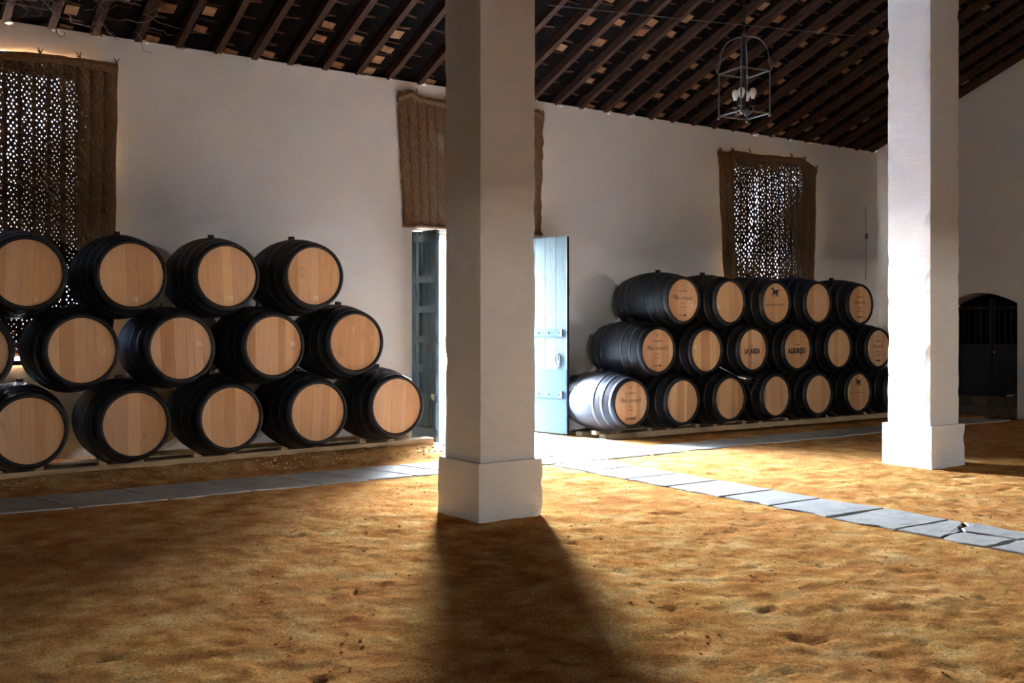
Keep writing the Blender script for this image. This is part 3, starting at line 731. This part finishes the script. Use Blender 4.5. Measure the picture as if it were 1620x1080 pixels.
def chock(x, y, z, s_, label, grp, sx=.085):
    h = .055
    mb = MB(); a = -sx if s_ > 0 else sx
    mb.add([(-sx/2, -.05, 0), (sx/2, -.05, 0), (sx/2, .05, 0), (-sx/2, .05, 0), (-sx/2, -.05, h if s_ < 0 else h*.35), (sx/2, -.05, h if s_ > 0 else h*.35), (sx/2, .05, h if s_ > 0 else h*.35), (-sx/2, .05, h if s_ < 0 else h*.35)],
           [(0, 3, 2, 1), (4, 5, 6, 7), (0, 1, 5, 4), (1, 2, 6, 5), (2, 3, 7, 6), (3, 0, 4, 7)])
    o_ = mb.build('wooden_chock', M['timber']); o_.location = (x, y, z); tag(o_, label, 'chock', grp); return o_
for x, z in left_rows[0][1]:
    for s_ in (-1, 1): chock(x+s_*.19, 11.69, .105+.073*(x+s_*.19-.3)/6.62, s_, f'wooden wedge at the {"left" if s_ < 0 else "right"} side under the {ORD[left_rows[0][1].index((x, z))]} bottom barrel, left stack', 'wedges under the left stack')
for x, z in right_rows[0][1]:
    for s_ in (-1, 1): chock(x+s_*.19, 11.73, .049, s_, f'wooden wedge at the {"left" if s_ < 0 else "right"} side under the {ORD[right_rows[0][1].index((x, z))]} bottom barrel, right stack', 'wedges under the right stack')

# ------------------------------------------------------------------ door leaves
def door_leaf(name, x, y0, y1, faces, mat, label):
    """leaf standing open at right angles to the wall; faces = -1: battens on the camera side"""
    root = empty(name, (x, (y0+y1)/2, 0)); tag(root, label, 'door', kind='structure')
    H = 2.90; z0 = .035; w = y1-y0; n = 5; pw = w/n
    for k in range(n):
        a = -w/2+k*pw; MB().box(-.018, .018, a+.003, a+pw-.003, z0, H+random.uniform(-.01, .01)).build('plank', mat, root)
    return root, w, H, z0
D1, w, H, z0 = door_leaf('door_1', 7.372, 12.26, 13.24, -1, M['door_dark'], 'dark teal battened door leaf standing open beside the left stack')
for z in (.16, .62, 1.02, 1.42, 1.83, 2.24, 2.80): MB().box(-.045, -.019, -w/2, w/2, z-.05, z+.05).build('batten', M['door_dark'], D1)
for yy in (-w/2+.045, 0, w/2-.045): MB().box(-.040, -.0185, yy-.045, yy+.045, z0, H).build('stile', M['door_dark'], D1)
MB().box(-.052, -.046, -w/2+.05, -w/2+.15, .95, 1.25).build('lock_box', M['door_dark'], D1)
mb = MB().tube([(-.06, -w/2+.11, .25), (-.06, -w/2+.08, .62)], .012, 8).tube([(-.05, -w/2+.11, .25), (-.065, -w/2+.11, .25)], .02, 8); mb.build('bolt', M['iron'], D1)
MB().box(-.055, -.046, -w/2+.02, -w/2+.10, .60, .68).build('bolt_plate', M['steel'], D1)
D2, w, H, z0 = door_leaf('door_2', 9.375, 12.11, 13.17, 1, M['door_light'], 'pale weathered door leaf with metal sheet, open beside the right stack')
D2.rotation_euler = (0, 0, R(10))
MB().box(-.026, -.0185, -w/2, w/2, z0, .965).build('metal_sheet', M['sheet'], D2)
for z in (1.50, .60):
    s_ = MB().box(-.038, -.027, -w/2+.06, w/2-.05, z-.055, z+.055).build('iron_strap', M['sheet'], D2)
    for yy in (-w/2+.14, -w/2+.34, -w/2+.54, -w/2+.74): MB().sphere((-.038, yy, z), .014, 8, 4).build('bolt_head', M['iron'], s_, True)
    MB().box(-.046, -.0385, -w/2+.07, -w/2+.115, z-.05, z+.05).build('clasp', M['iron'], s_)
mb = MB(); mb.tube([(-.035, -w/2+.16+.05*math.sin(a), 1.12+.085*math.cos(a)) for a in [i*.5236 for i in range(12)]], .008, 6, True); mb.tube([(-.03, -w/2+.16, 1.20), (-.03, -w/2+.13, 1.02), (-.03, -w/2+.19, .99)], .008, 6)
mb.build('ring_handle', M['iron'], D2, True)
MB().box(-.024, .022, -w/2-.012, -w/2-.001, z0, H).build('edge_strip', M['iron'], D2)
for z in (.5, 1.3, 2.1): MB().box(.0185, .045, -w/2, w/2, z-.05, z+.05).build('batten', M['door_dark'], D2)
wp = MB().box(6.7, 7.30, YW+WT, 14.0, -.2, 3.2).box(9.38, 10.1, YW+WT, 14.0, -.2, 3.2).box(7.30, 9.38, YW+WT, 14.0, 2.93, 3.2).build('wall_added_recess', M['plaster']); tag(wp, 'added white recess walls that hold the daylight panels', 'wall', kind='structure')  # unseen walls added around the panels that narrow the daylight
OD = empty('daylight_panels', ((LIGHT_GAP[0]+LIGHT_GAP[1])/2, LIGHT_GAP[2], 0)); tag(OD, 'added panels that narrow the daylight to a gap, deep in the door recess', 'door', kind='structure')  # unseen panels added to sharpen the pillar shadow
for a, b_, n_ in ((7.31, LIGHT_GAP[0], 5), (LIGHT_GAP[1], 9.375, 1)):
    for k in range(n_):
        p0 = a+(b_-a)*k/n_-OD.location.x; p1 = a+(b_-a)*(k+1)/n_-OD.location.x
        MB().box(p0+.002, p1-.002, -.02, .02, -.1, 2.925).build('plank', M['door_dark'], OD)
lint = MB().box(DOOR[0]-.1, DOOR[1]+.1, YW+.12, YW+WT-.03, 2.885, 2.96).build('trim_1', M['timber']); tag(lint, 'weathered timber lintel over the open door', 'lintel', kind='structure')
sill = MB().box(.55, 3.01, YW+.0, YW+WT, 1.17, 1.205).build('trim_2', M['timber']); tag(sill, 'window sill behind the left stack', 'sill', kind='structure')

# ------------------------------------------------------------------ esparto blinds, one object per woven strip
def interp(pts, x):
    for (a, za), (b_, zb) in zip(pts[:-1], pts[1:]):
        if x <= b_: return za+(zb-za)*(x-a)/(b_-a)
    return pts[-1][1]
def blind(top, bot, n, mats, label, y=YW-.035):
    """top/bot: polylines (x,z) with equal fractions; n strips; mats(k)->material"""
    x0, x1 = top[0][0], top[-1][0]; bx0, bx1 = bot[0][0], bot[-1][0]
    root = empty('esparto_blind', ((x0+x1)/2, y, interp(bot, (bx0+bx1)/2))); tag(root, label, 'blind', 'woven esparto blinds over the openings')
    O = Vector(root.location)
    rnd = random.Random(int(x0*100))
    for k in range(n):
        V, F = [], []; nr = 26; nc = 4
        ph = rnd.uniform(0, 6)
        for r_ in range(nr+1):
            tz = r_/nr
            for c_ in range(nc+1):
                t = (k+c_/nc)/n
                xt = x0+(x1-x0)*t; xb = bx0+(bx1-bx0)*t; zt = interp(top, xt); zb = interp(bot, xb)
                x = xb+(xt-xb)*tz; z = zb+(zt-zb)*tz
                bul = .016*(1-(2*c_/nc-1)**2)+.010*math.sin(tz*7+t*9)+.015*math.sin(tz*3.1)*(1+.4*math.sin(t*11))
                if k == n-1 and c_ == nc or k == 0 and c_ == 0: x += rnd.uniform(-.012, .012)
                V.append((x-O.x, -bul, z-O.z))
        q = nc+1; nv = len(V); V += [(a, b_+.004, c_) for a, b_, c_ in V]
        for r_ in range(nr):
            for c_ in range(nc):
                a = r_*q+c_; F.append((a, a+1, a+q+1, a+q)); F.append((nv+a, nv+a+q, nv+a+q+1, nv+a+1))
            a = r_*q; F.append((a, a+q, nv+a+q, nv+a)); a = r_*q+nc; F.append((a, nv+a, nv+a+q, a+q))
        for c_ in range(nc):
            F.append((c_, nv+c_, nv+c_+1, c_+1)); a = nr*q+c_; F.append((a, a+1, nv+a+1, nv+a))
        link('woven_strip', mesh_from('woven_strip', V, F, True), root, mats(k))
    m_ = 24
    pts = []
    for i_ in range(m_+1):
        x = x0+(x1-x0)*i_/m_; pts.append((x-O.x, -.022, interp(top, x)-O.z-.035))
    mb = MB(); V = []; F = []
    for i_, p in enumerate(pts):
        hh = .055+rnd.uniform(-.008, .012); V += [(p[0], -.03, p[2]-hh), (p[0], -.042, p[2]), (p[0], -.03, p[2]+hh*.8), (p[0], .01, p[2]+hh*.8), (p[0], .01, p[2]-hh)]
    for i_ in range(m_):
        for q in range(5): F.append((i_*5+q, i_*5+(q+1) % 5, (i_+1)*5+(q+1) % 5, (i_+1)*5+q))
    F += [(4, 3, 2, 1, 0), tuple(m_*5+q for q in range(5))]
    mb.add(V, F); mb.build('top_hem', M['hem'], root)
    mb = MB(); 
    for x, z in ((bx0, 0), (bx1, 0)): pass
    pb = [(bx0+(bx1-bx0)*i_/10-O.x, -.02, interp(bot, bx0+(bx1-bx0)*i_/10)-O.z+.02) for i_ in range(11)]
    mb.tube(pb, .03, 7).build('bottom_hem', M['hem'], root)
    # ties and frayed ends
    for x in (x0+.02, x0+(x1-x0)*.12, x0+(x1-x0)*.3, x0+(x1-x0)*.72, x0+(x1-x0)*.86, x1-.02):
        z = interp(top, x)-O.z; mb = MB(); 
        for q in range(4):
            dx, dz = rnd.uniform(-.05, .05), rnd.uniform(.02, .09); mb.tube([(x-O.x, -.03, z-.03), (x-O.x+dx*.4, -.045, z+dz*.6), (x-O.x+dx, -.035, z+dz)], .007, 4)
        mb.build('tie', M['hem'], root)
    return root
blind([(.30, 4.70), (1.5, 4.70), (1.8, 4.63), (2.07, 4.628), (2.44, 4.648), (2.6, 4.665), (2.88, 4.66), (3.05, 4.66), (3.33, 4.65)], [(.33, 1.16), (2.16, 1.17), (2.22, 1.26), (2.34, 1.26), (2.40, 1.17), (3.28, 1.16)], 20,
      lambda k: M['mat_loose'] if k < 17 else M['mat_tight'], 'large esparto blind at the left, sunlight glittering through its weave')
blind([(7.05, 4.77), (7.14, 4.80), (7.22, 4.87), (7.4, 4.79), (8.2, 4.76), (9.1, 4.78), (9.42, 4.85), (9.545, 4.76)], [(7.14, 2.97), (8.3, 2.96), (9.505, 2.96)], 17,
      lambda k: M['mat_tight'], 'narrow brown esparto blind above the open door')
blind([(13.27, 4.60), (13.42, 4.57), (13.7, 4.63), (14.2, 4.61), (15.0, 4.64), (15.42, 4.655), (15.83, 4.50)], [(13.46, 1.5), (14.5, 1.5), (15.77, 1.5)], 15,
      lambda k: M['mat_tight'] if k in (0, 1, 13, 14) else M['mat_mid'], 'esparto blind above the right stack, specks of light in it')

# ------------------------------------------------------------------ lantern
def lantern(cx, cy_, zb, rz):
    root = empty('hanging_lantern', (cx, cy_, zb), rz); tag(root, 'open square metal lantern with four white bulbs hanging from the roof', 'lantern')
    s_ = .168; h = .40
    C4 = [(-s_, -s_), (s_, -s_), (s_, s_), (-s_, s_)]
    for k in range(4):
        a, b_ = C4[k], C4[(k+1) % 4]
        for z in (0, h):
            MB().tube([(a[0], a[1], z), (b_[0], b_[1], z)], .008, 6).build('frame_bar', M['lantern'], root)
        MB().tube([(a[0], a[1], 0), (a[0], a[1], h)], .008, 6).build('frame_bar', M['lantern'], root)
        MB().sphere((a[0], a[1], -.018), .016, 8, 5).build('foot_ball', M['lantern'], root, True)
        # scrolled arm from the corner up to the crown
        pts = []
        for q in range(15):
            t = q/14
            if t < .3: ang_ = t/.3; rr = 1.08-.10*math.sin(ang_*math.pi/2)-.02; z = h+.10*ang_+.02
            else:
                u = (t-.3)/.7; rr = .96*math.cos(u*math.pi/2)**.75; z = h+.12+.22*math.sin(u*math.pi/2)
            pts.append((a[0]*rr, a[1]*rr, z))
        arm = MB().tube(pts, .007, 6).build('scroll_arm', M['lantern'], root, True)
        MB().tube([(a[0]*(1.0+.10*math.sin(q*.55)), a[1]*(1.0+.10*math.sin(q*.55)), h+.055-.055*math.cos(q*.55)) for q in range(8)], .006, 6).build('curl', M['lantern'], arm, True)
    MB().tube([(0, 0, .03), (0, 0, h+.36)], .016, 8).build('stem', M['iron'], root)
    MB().sphere((0, 0, h+.36), .028, 10, 6).build('crown_knob', M['lantern'], root, True)
    for k in range(4):
        a = k*math.pi/2+.6; px, py = .085*math.cos(a), .085*math.sin(a)
        MB().tube([(0, 0, .04), (px*.5, py*.5, .0), (px, py, .03), (px, py, .07)], .007, 6).build('branch', M['lantern'], root, True)
        sk = MB().lathe([(.018, .07), (.030, .075), (.018, .085), (.016, .14)], 12, 'Z', (px, py, 0)).build('lamp_socket', M['iron'], root, True)
        MB().lathe([(.015, .14), (.018, .155), (.030, .185), (.034, .205), (.030, .228), (.016, .244), (.002, .248)], 14, 'Z', (px, py, 0)).build('bulb', M['bulb'], root, True)
    top = roofz(cy_)-zb; z = h+.385; k = 0
    while z < top:
        mb = MB(); pts = []
        for q in range(10):
            a = q/10*2*math.pi; x, zz = .014*math.cos(a), .032*math.sin(a); pts.append((x, 0, z+.026+zz) if k % 2 else (0, x, z+.026+zz))
        mb.tube(pts, .005, 5, True).build('chain_link', M['iron'], root, True); z += .050; k += 1
    return root
lantern(7.555, 6.955, 3.60, R(-9))

# ------------------------------------------------------------------ steel funnel with wire handle among the right-hand barrels
def funnel():
    root = empty('steel_funnel', (12.36, 11.22, .75)); tag(root, 'steel funnel with a thin spout and wire handle lying between barrels, right stack', 'funnel')
    O = Vector(root.location)
    P = lambda x, y, z: Vector((x, y, z))-O
    a, b_ = P(11.64, 11.20, .985), P(12.02, 11.20, .838); c_ = P(12.24, 11.19, .775)
    MB().tube([a, b_], .009, 8).build('spout', M['steel'], root, True)
    MB().tube([b_, b_+(c_-b_)*.5, c_], .012, 14, False, .078).build('cone', M['steel'], root, True)
    d = (c_-b_).normalized(); 
    e1, e2, e3, e4 = P(12.22, 11.19, .83), P(12.475, 11.19, .775), P(12.31, 11.19, .57), P(12.20, 11.19, .715)
    MB().tube([e1, e2], .0055, 6).tube([e2, e3], .0065, 6).tube([e3, e4], .0055, 6).build('wire_handle', M['steel'], root)
    return root
funnel()

# ------------------------------------------------------------------ arched doorway in the right-hand gable
for k, (x0, x1, z1) in enumerate(((XE-.02, XE+.30, .165), (XE+.28, XE+.62, .33))):
    for q in range(4):
        a = AY0+(AY1-AY0)*q/4; MB().box(x0, x1, a+.006, a+(AY1-AY0)/4-.006, z1-.18, z1+random.uniform(-.008, .004)).build('step_stone', M['step'], wall_right)
mb = MB(); x0, x1 = XE+WT-.01, XE+2.6
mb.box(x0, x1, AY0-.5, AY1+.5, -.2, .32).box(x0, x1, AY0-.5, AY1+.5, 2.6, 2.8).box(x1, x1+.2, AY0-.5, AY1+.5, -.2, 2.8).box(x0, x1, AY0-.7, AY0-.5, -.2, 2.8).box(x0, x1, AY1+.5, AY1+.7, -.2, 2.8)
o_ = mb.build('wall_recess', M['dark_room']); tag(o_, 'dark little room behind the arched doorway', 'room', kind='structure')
root = empty('door_3', (XE+.45, (AY0+AY1)/2, .33)); tag(root, 'dark double gate with bars inside the arched doorway', 'gate', kind='structure')
hw = (AY1-AY0)/2
for sgn in (-1, 1):
    a, b_ = (0.01, hw-.02) if sgn > 0 else (-hw+.02, -.01)
    MB().box(-.015, .015, a, b_, .0, .92).build('lower_panel', M['gate'], root)
    for yy in (a, b_-.05): MB().box(-.025, .025, yy, yy+.05, 0, 1.62+(.14 if abs(yy+.02) < .1 else 0)).build('frame_bar', M['gate'], root)
    for zz in (.9, 1.58): MB().box(-.024, .024, a+.05, b_-.05, zz, zz+.045).build('frame_bar', M['gate'], root)
    for q in range(5):
        yy = a+.05+(b_-a-.1)*(q+.5)/5; MB().tube([(0, yy, .945), (0, yy, 1.58)], .010, 6).build('gate_bar', M['gate'], root)
MB().sphere((-.05, -.05, .80), .022, 8, 5).build('knob', M['steel'], root, True)
mb = MB(); V = []; 
rnd = random.Random(3)
for q in range(9): V.append((rnd.uniform(-.07, .07), rnd.uniform(-.11, .11), rnd.uniform(.0, .06)))
bm = bmesh.new(); [bm.verts.new(v_) for v_ in V]; bmesh.ops.convex_hull(bm, input=bm.verts[:]); me = bpy.data.meshes.new('crumpled_paper'); bm.to_mesh(me); bm.free()
o_ = link('crumpled_paper', me, None, M['paper']); o_.location = (XE+.36, 10.30, .335); tag(o_, 'crumpled white paper on the step of the arched doorway', 'paper')

# ------------------------------------------------------------------ small things
mb = MB(); mb.tube([(17.34, YW-.01, 3.90), (17.345, YW-.012, 3.2), (17.34, YW-.01, 2.5)], .006, 5); root = mb.build('wall_cable', M['lantern'], None); tag(root, 'thin grey cable with a small box running down near the right corner', 'cable')
MB().box(17.31, 17.37, YW-.04, YW-.012, 3.28, 3.38).build('junction_box', M['lantern'], root)
o_ = MB().tube([(8.2, 10.9, roofz(10.9)-.02), (10.6, 10.55, roofz(10.55)-.05), (13.5, 10.2, roofz(10.2)-.02)], .005, 5).build('tie_wire', M['lantern']); tag(o_, 'thin wire stretched across the rafters right of the centre pillar', 'wire')
# dry stems hanging from the roof over the left blind
rnd = random.Random(21); mb = MB()
for q in range(46):
    x = rnd.uniform(1.9, 3.6); y = rnd.uniform(11.6, 12.75); z = roofz(y)-.02; p = Vector((x, y, z)); d = Vector((rnd.uniform(-1, 1), rnd.uniform(-.6, .3), rnd.uniform(-.6, .5))); pts = [tuple(p)]
    for s_ in range(7):
        d = (d+Vector((rnd.uniform(-.7, .7), rnd.uniform(-.5, .5), rnd.uniform(-.6, .45)))).normalized(); p = p+d*rnd.uniform(.04, .10)
        p.y = min(p.y, YW-.03); p.z = max(min(p.z, roofz(p.y)-.015), roofz(p.y)-.22); pts.append(tuple(p))
    mb.tube(pts, rnd.uniform(.003, .007), 4)
o_ = mb.build('dry_stems', M['vine']); tag(o_, 'tangle of dry stems hanging from the roof above the left blind', 'dry stems', kind='stuff')
# pebbles and clods on the sand
def scatter(name, mat, n, box, rr, flat, seed, avoid=True):
    rs = np.random.RandomState(seed); X = rs.uniform(box[0], box[1], n); Y = rs.uniform(box[2], box[3], n); Z = floor_h(X, Y)
    mb = MB()
    for x, y, z, r_, f_ in zip(X, Y, Z, rs.uniform(rr[0], rr[1], n)*rs.uniform(.6, 1, n), rs.uniform(flat[0], flat[1], n)):
        if avoid and abs(x-7.62) < .48: continue
        mb.sphere((x, y, z+r_*.1), r_, 6, 3, f_)
    tag(mb.build(name, mat, floor), kind='stuff')
scatter('pebbles', M['pebble'], 260, (.8, 9.5, 2.6, 9.6), (.004, .012), (.4, .6), 5)
scatter('sand_clods', M['sand'], 900, (.6, 12, 2.4, 9.6), (.004, .014), (.3, .6), 6)
scatter('bank_pebbles', M['pebble'], 500, (.5, 6.9, 11.15, 11.6), (.008, .025), (.5, .7), 7, False)
